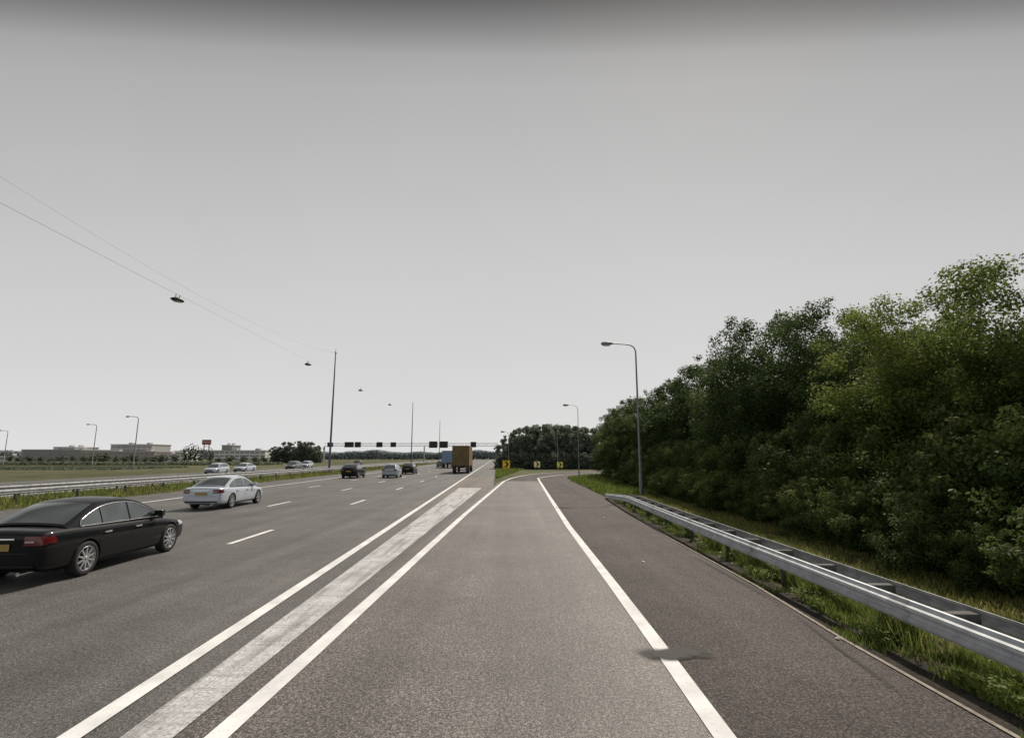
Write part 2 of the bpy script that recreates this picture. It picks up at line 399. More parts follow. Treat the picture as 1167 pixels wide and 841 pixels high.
def painted_shadow(name, pts, w, mat, label, z=.020, nx=8):  # flat dark decal standing in for a cast shadow, fading outwards
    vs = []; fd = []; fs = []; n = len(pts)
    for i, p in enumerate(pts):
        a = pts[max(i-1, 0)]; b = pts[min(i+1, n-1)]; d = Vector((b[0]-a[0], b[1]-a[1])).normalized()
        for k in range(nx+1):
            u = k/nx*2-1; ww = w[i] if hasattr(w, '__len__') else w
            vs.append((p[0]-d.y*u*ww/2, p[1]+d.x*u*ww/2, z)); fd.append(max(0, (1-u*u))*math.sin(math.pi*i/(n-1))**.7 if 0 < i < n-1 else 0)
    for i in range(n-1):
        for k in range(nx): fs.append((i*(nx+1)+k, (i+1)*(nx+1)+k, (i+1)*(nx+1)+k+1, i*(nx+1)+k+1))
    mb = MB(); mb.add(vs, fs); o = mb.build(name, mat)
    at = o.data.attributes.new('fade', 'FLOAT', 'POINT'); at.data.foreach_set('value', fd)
    struct(o, label, 'painted_shadow'); return o
a = G(728, 748); b = G(812, 744)  # blurred cast shadow painted as a decal over the edge line
painted_shadow('painted_shadow_blob', [(a[0]+(b[0]-a[0])*i/12, a[1]+(b[1]-a[1])*i/12+.03*math.sin(i)) for i in range(13)], .42, MT['painted_shadow'], 'dark blurred shadow painted across the right edge line')
painted_shadow('painted_shadow_streak', resample([G(790, 634), G(830, 655), G(880, 683), G(905, 700)], .3), .18, MT['shadow_streak'], 'thin dark curved shadow streak painted on the right shoulder')  # cast shadow streaks painted as dark decals on the shoulder
painted_shadow('painted_shadow_streak', resample([G(905, 700), G(960, 742), G(1040, 800)], .2), .10, MT['shadow_streak'], 'thin dark shadow streak nearest the camera, painted on the right shoulder')

# ------------------------------------------------------------ vegetation
def np_leaves(name, P, N, size, tint, mat, rng, asp=.6):
    n = len(P)
    R = rng.normal(size=(n, 3)); T = np.cross(N, R); T /= np.linalg.norm(T, axis=1)[:, None]+1e-9
    B = np.cross(N, T)
    s = size*rng.uniform(.6, 1.4, n)[:, None]
    V = np.empty((n, 4, 3)); V[:, 0] = P+T*s*.5; V[:, 1] = P+B*s*.5*asp+N*s*.06; V[:, 2] = P-T*s*.5; V[:, 3] = P-B*s*.5*asp+N*s*.06
    me = bpy.data.meshes.new(name)
    me.vertices.add(4*n); me.vertices.foreach_set('co', V.reshape(-1))
    me.loops.add(4*n); me.loops.foreach_set('vertex_index', np.arange(4*n, dtype=np.int32))
    me.polygons.add(n); me.polygons.foreach_set('loop_start', np.arange(0, 4*n, 4, dtype=np.int32))
    me.update(calc_edges=True)
    a = me.attributes.new('tint', 'FLOAT', 'FACE'); a.data.foreach_set('value', tint.astype(np.float32))
    me.materials.append(mat)
    return me
def lobes_for(H, R, nl, rng, base=.04, lr=(.11, .25), ragged=30):
    out = []
    for i in range(nl):
        z = base+(1-base)*rng.uniform(0, 1)**.95
        prof = max(.02, 1-abs((z-.38)/.64)**2.6)**.5
        a = rng.uniform(0, 2*math.pi); rr = R*prof*rng.uniform(.45, .95)
        r = R*rng.uniform(*lr)*(1.0 if z < .75 else .75)
        out.append((rr*math.cos(a), rr*math.sin(a), min(z*H, H-r*.6), r))
    for i in range(nl//5):
        z = rng.uniform(.12, .75); a = rng.uniform(0, 2*math.pi); rr = R*rng.uniform(0, .4)
        out.append((rr*math.cos(a), rr*math.sin(a), z*H, R*.36))
    for i in range(ragged):
        z = rng.uniform(.45, 1.06); prof = math.sqrt(max(.03, 1-((z-.42)/.65)**2)); a = rng.uniform(0, 2*math.pi)
        rr = R*prof*rng.uniform(.85, 1.14); out.append((rr*math.cos(a), rr*math.sin(a), z*H, R*rng.uniform(.04, .11)))
    return np.array(out)
def crown_mesh(name, H, R, nl, n, size, seed, mat, **kw):
    rng = np.random.default_rng(seed)
    Lb = lobes_for(H, R, nl, rng, **kw)
    w = Lb[:, 3]**2; idx = rng.choice(len(Lb), n, p=w/w.sum())
    D = rng.normal(size=(n, 3)); D /= np.linalg.norm(D, axis=1)[:, None]
    rad = Lb[idx, 3]*(.30+.92*np.sqrt(rng.uniform(0, 1, n)))
    cl = .82+.30*np.sin(D[:, 0]*7+idx)*np.sin(D[:, 1]*6+idx*2)*np.sin(D[:, 2]*7+idx*3)
    P = Lb[idx, :3]+D*(rad*cl)[:, None]*np.array([1.0, 1.0, .95])
    P[:, 2] = np.maximum(P[:, 2], .05)
    N = D*.8+rng.normal(size=(n, 3))*.6+np.array([0, 0, .35]); N /= np.linalg.norm(N, axis=1)[:, None]
    lt = rng.uniform(0, 1, len(Lb))
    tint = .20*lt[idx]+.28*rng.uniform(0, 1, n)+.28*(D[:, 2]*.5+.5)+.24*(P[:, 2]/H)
    return np_leaves(name, P, N, size, tint, mat, rng), Lb
def trunk_mb(H, R, Lb, seed, r0=.16):
    rng = random.Random(seed); mb = MB()
    top = H*.8
    pts = [(rng.uniform(-.08, .08)*i, rng.uniform(-.08, .08)*i, top*i/6) for i in range(7)]
    mb.tube(pts, [r0*(1.25 if i == 0 else 1-i*.14) for i in range(7)], 8)
    big = sorted(Lb[:int(len(Lb)*.6)].tolist(), key=lambda q: -q[3])[:10]
    for q in big:
        z0 = max(.3*H/8, min(top*.85, q[2]-.9*H/8)); k = min(5, int(z0/top*6)); b = Vector(pts[k]); b.z = z0
        e_ = Vector(q[:3]); m = (b+e_)/2+Vector((0, 0, -.02*H))
        mb.tube([b, m, e_], [r0*.42, r0*.26, r0*.08], 6)
    return mb
PROTO = {}
def proto_tree(key, H, R, nl, n, size, seed, mat, **kw):
    me, Lb = crown_mesh('crown', H, R, nl, n, size, seed, mat, **kw)
    tb = trunk_mb(H, R, Lb, seed, .16 if H > 3 else .03); tm = bpy.data.meshes.new('trunk'); tm.from_pydata(tb.v, [], tb.f); tm.materials.append(MT['bark'])
    tm.polygons.foreach_set('use_smooth', tb.sm)
    PROTO[key] = (me, tm, H)
def tree(key, x, y, H, rz, label, name='broadleaf_tree', cat='tree', group=None, wide=1.0, z=0, parts=('crown', 'trunk')):
    me, tm, h0 = PROTO[key]; k = H/h0
    r = empty(name, (x, y, z), rz, label, cat, group); r.scale = (k*wide, k*wide, k)
    link(bpy.data.objects.new(parts[0], me), r); link(bpy.data.objects.new(parts[1], tm), r)
    return r
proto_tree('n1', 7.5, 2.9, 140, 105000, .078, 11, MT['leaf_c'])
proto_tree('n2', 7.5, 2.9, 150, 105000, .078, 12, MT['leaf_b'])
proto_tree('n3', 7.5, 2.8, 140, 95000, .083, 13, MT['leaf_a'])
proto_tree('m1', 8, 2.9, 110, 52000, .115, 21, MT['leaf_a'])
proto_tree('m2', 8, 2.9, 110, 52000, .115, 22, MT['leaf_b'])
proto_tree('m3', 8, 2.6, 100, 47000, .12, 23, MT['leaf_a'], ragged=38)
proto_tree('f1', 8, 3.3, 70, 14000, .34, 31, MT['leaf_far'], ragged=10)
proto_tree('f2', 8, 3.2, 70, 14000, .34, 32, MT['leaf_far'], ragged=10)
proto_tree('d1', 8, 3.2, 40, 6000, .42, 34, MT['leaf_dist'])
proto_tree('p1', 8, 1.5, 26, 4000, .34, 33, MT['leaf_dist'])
proto_tree('s1', 1.5, .95, 46, 18000, .047, 41, MT['shrub'], base=.02, ragged=22)
proto_tree('s2', 1.5, 1.05, 46, 18000, .047, 42, MT['leaf_b'], base=.02, ragged=16)
proto_tree('s3', 1.5, .9, 40, 13000, .06, 43, MT['shrub'], base=.02, ragged=34)

ORD = ['first', 'second', 'third', 'fourth', 'fifth', 'sixth', 'seventh', 'eighth', 'ninth', 'tenth', 'eleventh', 'twelfth', 'thirteenth', 'fourteenth', 'fifteenth', 'sixteenth', 'seventeenth', 'eighteenth', 'nineteenth', 'twentieth']
row = [('n2', 11.4, 8.2, 6.2), ('n1', 12.0, 11.6, 6.9), ('n1', 11.5, 14.7, 6.8), ('n2', 12.2, 17.6, 6.5), ('n3', 12.4, 20.6, 8.1), ('n3', 12.0, 24.4, 8.7), ('m2', 12.6, 28.6, 7.8),
       ('m1', 12.4, 32.5, 8.1), ('m3', 12.0, 37, 7.5), ('m1', 12.8, 41, 7.9), ('m2', 12.3, 46, 7.6), ('m3', 12.2, 51, 7.9), ('m1', 12.2, 56.5, 7.7), ('m2', 12.6, 62, 7.8), ('m1', 13.0, 67.5, 7.5), ('m1', 15.8, 72.2, 7.6)]
row.sort(key=lambda q: q[2])
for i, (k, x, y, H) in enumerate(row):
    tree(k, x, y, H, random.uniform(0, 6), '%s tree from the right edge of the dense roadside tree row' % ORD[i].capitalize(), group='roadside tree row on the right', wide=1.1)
brow = [('m1', 16.5, 11, 6.6), ('m2', 16.5, 16, 6.4), ('m1', 16.8, 21, 7.4), ('m3', 16.6, 26.5, 8.0), ('m1', 17, 33, 7.6), ('m2', 17, 40, 7.4), ('m1', 17, 48, 7.4), ('m3', 17, 56, 7.4), ('m1', 15.2, 13.4, 6.3), ('m1', 15.2, 18.6, 6.9)]
for i, (k, x, y, H) in enumerate(brow):
    tree(k, x, y, H, random.uniform(0, 6), 'tree of the second row, glimpsed between the roadside trees', group='second tree row behind the roadside trees')
sh = []
y = 6.6; i = 0
while y < 46:
    sh.append((('s1', 's3', 's2')[i % 3], xat([(7.9, 6), (8.5, 10), (9.0, 19), (9.6, 40), (9.6, 60)], y)+random.uniform(-.2, .25), y, random.uniform(1.1, 1.8))); y += random.uniform(1.2, 1.7)+y*.02; i += 1
for i, (k, x, y, H) in enumerate(sh):
    lab = '%s low leafy shrub from the right at the foot of the roadside trees' % (ORD[i].capitalize() if i < 20 else 'Far')
    tree(k, x, y, H, random.uniform(0, 6), lab, 'shrub', 'shrub', 'shrubs at the foot of the roadside trees', 1.15, parts=('foliage', 'stem'))
for i, y in enumerate([7.6, 9.4, 11.4, 13.4, 15.6, 18, 20.6, 23.4, 27, 31, 35, 39.5, 45]):
    tree('s2' if i % 2 else 's1', 9.9+.02*y, y, 3.2, random.uniform(0, 6), 'taller dark shrub in shade under the roadside trees', 'shrub', 'shrub', 'taller shrubs in shade under the roadside trees', .95, parts=('foliage', 'stem'))

fw = [('f1', -1.0, 112, 6.2), ('f2', 1.2, 110, 7.8), ('f1', 4.0, 111, 8.6), ('f2', 7.2, 110, 8.9), ('f1', 10.0, 112, 8.9), ('f2', 13.0, 111, 8.6), ('f1', 16.5, 112, 8.3), ('f1', 2.6, 117, 8.6), ('f2', 5.6, 117, 9.2), ('f2', 8.8, 117, 9.3), ('f2', 11.8, 117, 9.2), ('f1', 15.0, 117, 8.8), ('f2', 20.5, 112, 8.0)]
for i, (k, x, y, H) in enumerate(fw):
    fl = 'dark round tree in the clump beyond the slip road bend, %s from the left' % ORD[i] if i < 7 else 'dark tree at the back of the clump beyond the slip road bend'
    tree(k, x, y, H, random.uniform(0, 6), fl, group='tree clump beyond the slip road bend')
for i in range(11):
    tree('f2', -2.2+i*2.1, 106.5+random.uniform(-1, 1), 3.2, random.uniform(0, 6), 'low bush at the foot of the clump beyond the bend', 'shrub', 'shrub', 'bushes below the tree clump beyond the bend', 1.25, parts=('foliage', 'stem'))
lt = [(314, 220, 509), (326, 222, 504), (340, 220, 503), (352, 221, 504), (361, 224, 508)]
for i, (px, Y, top) in enumerate(lt):
    tree('f1' if i % 2 else 'f2', hx(px, Y), Y, hz(top, Y), i, '%s tree from the left in the dark round clump left of the blue mast' % ORD[i].capitalize(), group='round tree clump left of the mast', wide=1.08)
lb = [(12, 250, 518), (22, 215, 520), (35, 235, 519), (96, 230, 519), (106, 222, 518), (118, 210, 516), (133, 240, 519), (143, 215, 520), (152, 230, 517), (166, 200, 520), (176, 220, 519), (186, 230, 518), (200, 210, 518), (250, 190, 521), (262, 200, 519), (278, 210, 519), (292, 190, 520), (302, 200, 520), (47, 240, 520), (58, 205, 521), (70, 220, 519), (84, 236, 519)]
for i, (px, Y, top) in enumerate(lb):
    tree('d1', hx(px, Y), Y, hz(top, Y), i*1.3, 'small bushy tree in front of the low buildings on the left', group='small trees before the buildings', wide=1.1+.3*(i % 3))
for i, (px, Y, top) in enumerate([(211, 230, 509), (217, 232, 506), (223, 230, 508), (229, 233, 511), (240, 235, 511)]):
    tree('p1', hx(px, Y), Y, hz(top, Y), i, '%s slim upright tree from the left, below the red roadside tower' % ORD[i].capitalize(), 'poplar_tree', group='slim trees by the red tower')
rng = np.random.default_rng(5)
def far_wood(name, px0, px1, Y, top, n, label, mat, size=2.4, dy=8):
    X = rng.uniform(hx(px0, Y), hx(px1, Y), n)
    hh = hz(top, Y)*(0.72+.28*np.abs(np.sin(X*.031)+.5*np.sin(X*.083+1)+.25*np.sin(X*.21))/1.4)
    Z = hh*np.sqrt(rng.uniform(0, 1, n)); YY = Y+rng.uniform(-dy, dy, n)
    N = rng.normal(size=(n, 3))*.6+np.array([0, -.7, .5]); N /= np.linalg.norm(N, axis=1)[:, None]
    me = np_leaves(name, np.stack([X, YY, Z], 1), N, size, rng.uniform(0, 1, n)*.7, mat, rng, .9)
    o = link(bpy.data.objects.new(name, me)); tag(o, label, 'woodland', kind='stuff')
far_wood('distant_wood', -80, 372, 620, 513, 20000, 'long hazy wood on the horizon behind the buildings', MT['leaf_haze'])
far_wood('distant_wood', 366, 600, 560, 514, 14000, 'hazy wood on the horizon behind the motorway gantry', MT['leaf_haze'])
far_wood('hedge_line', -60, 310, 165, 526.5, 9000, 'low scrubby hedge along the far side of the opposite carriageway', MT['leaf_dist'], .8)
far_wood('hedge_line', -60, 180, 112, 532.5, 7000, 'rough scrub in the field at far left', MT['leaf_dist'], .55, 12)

def blades(name, X, Y, h, w, label, mat=None, z=0.0):
    n = len(X); rg = np.random.default_rng(len(X))
    a = rg.uniform(0, math.pi, n); hh = h*rg.uniform(.4, 1.3, n); lean = hh*rg.uniform(.1, .7, n); la = rg.uniform(0, 2*math.pi, n)
    ww = w*rg.uniform(.6, 1.4, n)/2
    V = np.empty((n, 3, 3)); Z = np.full(n, z)
    V[:, 0] = np.stack([X-np.cos(a)*ww, Y-np.sin(a)*ww, Z], 1); V[:, 1] = np.stack([X+np.cos(a)*ww, Y+np.sin(a)*ww, Z], 1)
    V[:, 2] = np.stack([X+np.cos(la)*lean, Y+np.sin(la)*lean, Z+hh], 1)
    me = bpy.data.meshes.new(name); me.vertices.add(3*n); me.vertices.foreach_set('co', V.reshape(-1))
    me.loops.add(3*n); me.loops.foreach_set('vertex_index', np.arange(3*n, dtype=np.int32))
    me.polygons.add(n); me.polygons.foreach_set('loop_start', np.arange(0, 3*n, 3, dtype=np.int32)); me.update(calc_edges=True)
    t = me.attributes.new('tint', 'FLOAT', 'FACE'); t.data.foreach_set('value', (rg.uniform(0, 1, n)*.8).astype(np.float32))
    me.materials.append(mat or MT['grass']); o = link(bpy.data.objects.new(name, me)); tag(o, label, 'grass', kind='stuff')
def clumped(n, y0, y1, xa, xb, freq=1.1, thr=-.1):
    r = np.random.default_rng(n); Y = y0+(y1-y0)*r.uniform(0, 1, n*3)**1.6
    ex = np.interp(Y, [p[1] for p in edge], [p[0] for p in edge])
    u = r.uniform(0, 1, n*3); X = ex+xa+(xb-xa)*u
    k = np.sin(Y*freq*2.1+np.sin(X*3))+np.sin(Y*freq*5.3+X*4)*.6+np.sin(X*6.1)*.3+r.normal(size=n*3)*.35 > thr
    return X[k][:n], Y[k][:n]
X, Y = clumped(26000, 3.5, 34, .36, 1.2, 1.1, .45); blades('verge_grass', X, Y, .13, .018, 'green grass tufts growing under the right crash barrier')
r = np.random.default_rng(77); X, Y = clumped(14000, 3.5, 34, .32, 1.0, 1.7, .6)
N = r.normal(size=(len(X), 3))*.5+np.array([0, -.2, 1]); N /= np.linalg.norm(N, axis=1)[:, None]
me = np_leaves('verge_weeds', np.stack([X, Y, r.uniform(.02, .16, len(X))], 1), N, .055, r.uniform(.2, .8, len(X)), MT['grass'], r, .6)
tag(link(bpy.data.objects.new('verge_weeds', me)), 'bright green broad leaved weeds below the right crash barrier', 'weeds', kind='stuff')
X, Y = clumped(7000, 3.8, 30, .55, .95, 1.3, .55); blades('verge_grass', X, Y, .5, .014, 'taller weeds and grass standing between the two barrier rails')
X, Y = clumped(5000, 4, 40, .05, .5, .9, .9); blades('verge_grass', X, Y, .09, .014, 'sparse grass and weeds on the soil beside the shoulder')
X, Y = clumped(60000, 3, 48, 1.1, 5.2, .7, -1.2); blades('verge_grass', X, Y, .10, .02, 'dry yellow green grass between barrier and shrubs', MT['drygrass'])
X, Y = clumped(9000, 34, 75, .2, 6, .7, -1.2); blades('verge_grass', X, Y, .30, .07, 'far verge grass around the street lamps')
r_ = np.random.default_rng(3)
for nn, mt_, lab in ((14000, 'grass', 'green grass and weeds under the left median barrier'), (14001, 'drygrass', 'dry straw coloured grass along the left median barrier')):
    s_ = 14+r_.uniform(0, 1, nn)**1.5*170; L_ = 21.9+r_.uniform(0, 1, nn)*5.8
    kk = np.sin(s_*.7+L_)+np.sin(s_*1.9)*.6+r_.normal(size=nn)*.5 > -.5; s_ = s_[kk]; L_ = L_[kk]
    pm = UX*s_-UY*L_, UY*s_+UX*L_
    blades('median_grass', pm[0], pm[1], .30, .06, lab, MT[mt_])
n = 6000; s_ = 60+r_.uniform(0, 1, n)*60; L_ = 0.0-r_.uniform(0, 1, n)*(s_-58)*.12
pm = UX*s_-UY*L_, UY*s_+UX*L_
blades('nose_grass', pm[0], pm[1], .3, .1, 'grass wedge between the motorway and the slip road')

# ------------------------------------------------------------ crash barriers
WP = [(0, .75), (-.03, .745), (-.035, .70), (-.075, .675), (-.08, .635), (-.035, .61), (-.03, .58), (-.035, .55), (-.08, .525), (-.075, .485), (-.035, .46), (-.03, .445), (0, .44)]
WPS = [(l, .75-(.75-z)*.9) for l, z in WP]
rail = smooth_pts([(4.60, 1.5), (4.66, 5), (4.76, 12), (4.94, 20), (5.34, 30.6)], 2)
rail = resample(rail, 1.0)
DROP = -.10; GAP = .46
def rpath(off, end=30.6, taper=7, dz=0):
    out = []
    for i, p in enumerate(rail):
        y = p[1]; k = max(0, min(1, (y-(end-taper))/taper))
        out.append((p[0]+off, y, DROP-.36*k+dz, 1.0))
    return out
gr_ = empty('crash_barrier', (5, 15, 0), 0, 'galvanised double sided crash barrier along the right verge', 'crash barrier')
def pb(mb, name, mat, parent):
    c = Vector(parent.location); mb.v = [(v[0]-c.x, v[1]-c.y, v[2]-c.z) for v in mb.v]; return mb.build(name, mat, parent)
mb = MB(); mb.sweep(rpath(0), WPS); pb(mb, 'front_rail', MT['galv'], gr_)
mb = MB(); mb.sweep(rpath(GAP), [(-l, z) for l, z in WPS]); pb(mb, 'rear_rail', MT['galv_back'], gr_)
y = 2.2; k = 0
while y < 29.5:
    x = xat([(p[0], p[1]) for p in rail], y); dz = DROP-.36*max(0, min(1, (y-23.6)/7))
    if k % 2 == 0:
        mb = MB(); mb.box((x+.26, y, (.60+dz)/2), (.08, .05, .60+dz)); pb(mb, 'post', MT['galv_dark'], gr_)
    mb = MB(); mb.box((x+GAP/2, y, .700+dz), (GAP-.01, .12, .012)); mb.box((x+GAP/2, y-.054, .645+dz), (GAP-.01, .008, .09)); pb(mb, 'spacer', MT['galv_spacer'], gr_)
    y += 1.33; k += 1
for y in (6.7, 10.7, 14.7, 18.7):
    x = xat([(p[0], p[1]) for p in rail], y); mb = MB()
    mb.sweep([(x, y-.16, DROP, 1), (x+.004, y+.16, DROP, 1)], [(l-.006, z) for l, z in WPS]); pb(mb, 'splice_plate', MT['galv_back'], gr_)
def median_rail(L, s0, s1, label):
    r = empty('crash_barrier', M(L, s0)+(0,), 0, label, 'crash barrier')
    path = [M(L, s)+(0, 1) for s in np.linspace(s0, s1, 60)]
    P_ = [(l*1.2, .75-(.75-z)*.85) for l, z in WP]
    mb = MB(); mb.sweep(path, [(-l, z) for l, z in P_]); pb(mb, 'front_rail', MT['galv_back'], r)
    mb = MB(); mb.sweep([M(L+.5, s)+(0, 1) for s in np.linspace(s0, s1, 60)], P_); pb(mb, 'rear_rail', MT['galv_back'], r)
    s = s0
    while s < min(s1, s0+190):
        p = M(L+.25, s); mb = MB(); mb.box((p[0], p[1], .35), (.1, .1, .7)); mb.box((p[0], p[1], .66), (.44, .14, .08)); pb(mb, 'post', MT['galv_dark'], r); s += 4
median_rail(24, 4, 500, 'long grey crash barrier along the near side of the median')
median_rail(27.3, 8, 500, 'second crash barrier on the far side of the median')

# ------------------------------------------------------------ lamps and masts
def street_lamp(x, y, rz, label, h=9.4, arm=2.0, group=None, r=.09):
    o = empty('street_lamp', (x, y, 0), rz, label, 'street lamp', group)
    mb = MB(); pts = [(0, 0, 0), (0, 0, 1.3), (0, 0, 1.35), (0, 0, h-1.0), (0, 0, h-.45), (-.10, 0, h-.18), (-.32, 0, h-.04), (-.7, 0, h+.02), (-arm+.5, 0, h+.06)]
    mb.tube(pts, [r*1.15, r*1.15, r*.8, r*.55, r*.5, r*.46, r*.42, r*.4, r*.38], 10); mb.build('pole', MT['pole'], o)
    mb = MB(); mb.box((0, -r*1.1, .7), (r*1.2, .02, .5)); mb.build('service_door', MT['lampgrey'], o)
    mb = MB(); hp = [(-arm+.55, 0, h+.06), (-arm+.4, 0, h+.07), (-arm+.1, 0, h+.06), (-arm-.15, 0, h+.04), (-arm-.22, 0, h+.03)]
    mb.tube(hp, [.05, .10, .13, .11, .04], 10); hd_ = mb.build('lamp_head', MT['lampgrey'], o)
    mb = MB(); mb.box((-arm+.12, 0, h-.07), (.42, .16, .05)); mb.build('lens', MT['lens'], hd_)
    return o
sg = 'street lamps on the right verge'
street_lamp(7.9, 33, .05, 'tall grey street lamp in front of the roadside trees', group=sg)
street_lamp(8.5, 68, .05, 'second street lamp, where the slip road starts to bend', 8.9, 1.7, sg, .065)
street_lamp(-.6, 92, .5, 'thin street lamp left of the tree clump', 6.6, 1.3, sg, .06)
street_lamp(8.8, 103, .3, 'distant street lamp standing before the tree clump', 8.2, 1.5, sg, .07)
sg = 'street lamps across the fields on the left'
def left_lamp(px, Y, top, lab):
    street_lamp(hx(px, Y), Y, 0, lab, hz(top, Y), 2.2, sg, .13)
left_lamp(153, 98, 475, 'tallest of the three street lamps at left, right of the others')
left_lamp(106, 122, 484, 'middle one of the three street lamps at left')
left_lamp(5, 140, 491, 'street lamp at the far left edge of the view')

def mast(s, h, label, r=.17):
    p = M(25, s); o = empty('lighting_mast', p+(0,), 0, label, 'mast', 'catenary masts in the median')
    mb = MB(); mb.tube([(0, 0, 0), (0, 0, 2), (0, 0, h*.5), (0, 0, h)], [r, r*.95, r*.75, r*.42], 12); mb.build('pole', MT['mast'], o)
    mb = MB(); mb.box((0, 0, .15), (1.1, 1.1, .3)); mb.build('footing', MT['edging'], o)
    mb = MB(); mb.tube([(0, -.6, h-.1), (0, .6, h-.1)], .05, 6); mb.tube([(0, 0, h), (0, 0, h+.5)], .03, 6); mb.build('cable_bracket', MT['lampdark'], o)
mast(81, 18.4, 'tall blue catenary mast rising from the median')
mast(158, 18.2, 'second catenary mast, thin in the distance')
mast(235, 18.2, 'third catenary mast behind the gantry')
def catenary(s0, s1, label, r=.012):
    o = empty('catenary_cable', M(25, s0)+(0,), 0, label, 'cable', 'catenary cables over the median')
    c = (s0+s1)/2; hw = (s1-s0)/2
    up = lambda s: 15.7+2.5*((s-c)/hw)**2; lo = lambda s: 14.85+.35*((s-c)/hw)**2
    mb = MB(); mb.tube([M(25, s)+(up(s),) for s in np.linspace(s0, s1, 30)], r*.5, 5); pb(mb, 'carrier_cable', MT['cable'], o)
    mb = MB(); mb.tube([M(25, s)+(lo(s),) for s in np.linspace(s0, s1, 30)], [r*(1.2-.95*i/29) for i in range(30)], 5); pb(mb, 'lamp_cable', MT['cable'], o)
catenary(4, 81, 'pair of cables crossing the sky at upper left', .012)
catenary(81, 158, 'pair of thin cables between the first and second mast', .002)
for i, s in enumerate((40.5, 69.5, 97, 124)):
    zl = 14.75
    o = empty('suspended_lamp', M(25, s)+(zl,), A0, '%s dark lamp hung from the median cable, counting from the camera' % ORD[i].capitalize(), 'hanging lamp', 'lamps hung from the catenary cable')
    mb = MB(); pr = [(0.02, -.42), (.34, -.40), (.50, -.33), (.52, -.28), (.36, -.20), (.12, -.12), (.03, -.10)]
    mb.lathe(pr, 'z', 20); mb.v = [(v[0]*.75, v[1]*1.2, v[2]*1.1) for v in mb.v]; mb.build('housing', MT['lampdark'], o)
    mb = MB(); mb.tube([(0, .22, -.2), (0, .22, .12)], .025, 6); mb.tube([(0, -.22, -.2), (0, -.22, .12)], .025, 6); mb.build('hanger', MT['lampdark'], o)
    mb = MB(); mb.lathe([(.001, -.49), (.2, -.48), (.28, -.445)], 'z', 16); mb.build('lens', MT['lens'], o)

gs = 190; gz = 6.2
o = empty('sign_gantry', M(0, gs)+(0,), A0, 'lattice motorway gantry carrying dark matrix boards', 'gantry')
mb = MB(); L0, L1 = -.6, 62
for z in (gz, gz+1.0):
    for yy in (-.4, .4): mb.box((-(L0+L1)/2, yy, z), (L1-L0, .12, .12))
k = L0; fl = 0
while k < L1-1.4:
    z0, z1 = (gz, gz+1) if fl else (gz+1, gz)
    mb.tube([(-k, -.4, z0), (-k-1.5, -.4, z1)], .05, 4); mb.tube([(-k, .4, z1), (-k-1.5, .4, z0)], .05, 4); k += 1.5; fl = 1-fl
mb.build('truss', MT['galv_far'], o)
for L in (L0, 25.8, L1):
    mb = MB(); mb.box((-L, -.4, gz/2), (.22, .22, gz)); mb.box((-L, .4, gz/2), (.22, .22, gz)); mb.box((-L, 0, gz*.45), (.14, .7, .14)); mb.build('gantry_post', MT['galv_far'], o)
for px, w, h in ((374, 2.2, 1.6), (396, 3.6, 1.9), (406, 2.4, 1.9), (431, 2.4, 1.8), (447, 2.2, 1.7), (493, 3.3, 2.3), (505, 3.3, 2.3), (539, 2.2, 1.9)):
    Lx = (565-px)/608*gs; mb = MB(); mb.box((-Lx, -.65, gz+.55), (w*.9, .3, h)); b_ = mb.build('matrix_board', MT['black'], o)
    mb = MB(); mb.box((-Lx, -.815, gz+.55+h/2-.06), (w*.92, .02, .09)); mb.box((-Lx, -.815, gz+.55-h/2+.06), (w*.92, .02, .09)); mb.build('board_frame', MT['dark'], b_)

def arrow_board(x, y, w, h, zb, mat, lab, rz=0):
    o = empty('arrow_sign', (x, y, 0), rz, lab, 'road sign', 'arrow boards on the outside of the bend')
    mb = MB(); mb.box((0, 0, zb+h/2), (w, .05, h)); p = mb.build('panel', mat, o)
    mb = MB()
    for sgn in (1, -1):
        mb.add([(-w*.22, -.03, zb+h/2+sgn*h*.36), (w*.04, -.03, zb+h/2+sgn*h*.36), (w*.32, -.03, zb+h/2), (w*.06, -.03, zb+h/2)], [(0, 1, 2, 3)])
    mb.build('arrow', MT['black'], p)
    mb = MB(); f = .05
    for cx, cz, dx, dz in ((0, zb+f/2, w, f), (0, zb+h-f/2, w, f), (-w/2+f/2, zb+h/2, f, h-2*f), (w/2-f/2, zb+h/2, f, h-2*f)): mb.box((cx, -.03, cz), (dx, .01, dz))
    mb.build('border', MT['black'], p)
    mb = MB(); mb.tube([(-w*.3, .05, 0), (-w*.3, .05, zb+h*.9)], .04, 8); mb.tube([(w*.3, .05, 0), (w*.3, .05, zb+h*.9)], .04, 8); mb.build('sign_post', MT['galv_far'], o)
arrow_board(hx(577, 86), 86, 1.3, 1.35, .5, MT['sign_y'], 'orange yellow board at the tip of the grass wedge')
arrow_board(hx(612, 98), 98, 1.2, 1.15, .45, MT['sign_p'], 'pale yellow and black arrow board in the middle of the bend')
arrow_board(hx(638, 99), 99, 1.15, 1.1, .4, MT['sign_g'], 'dark yellow arrow board, rightmost on the bend')

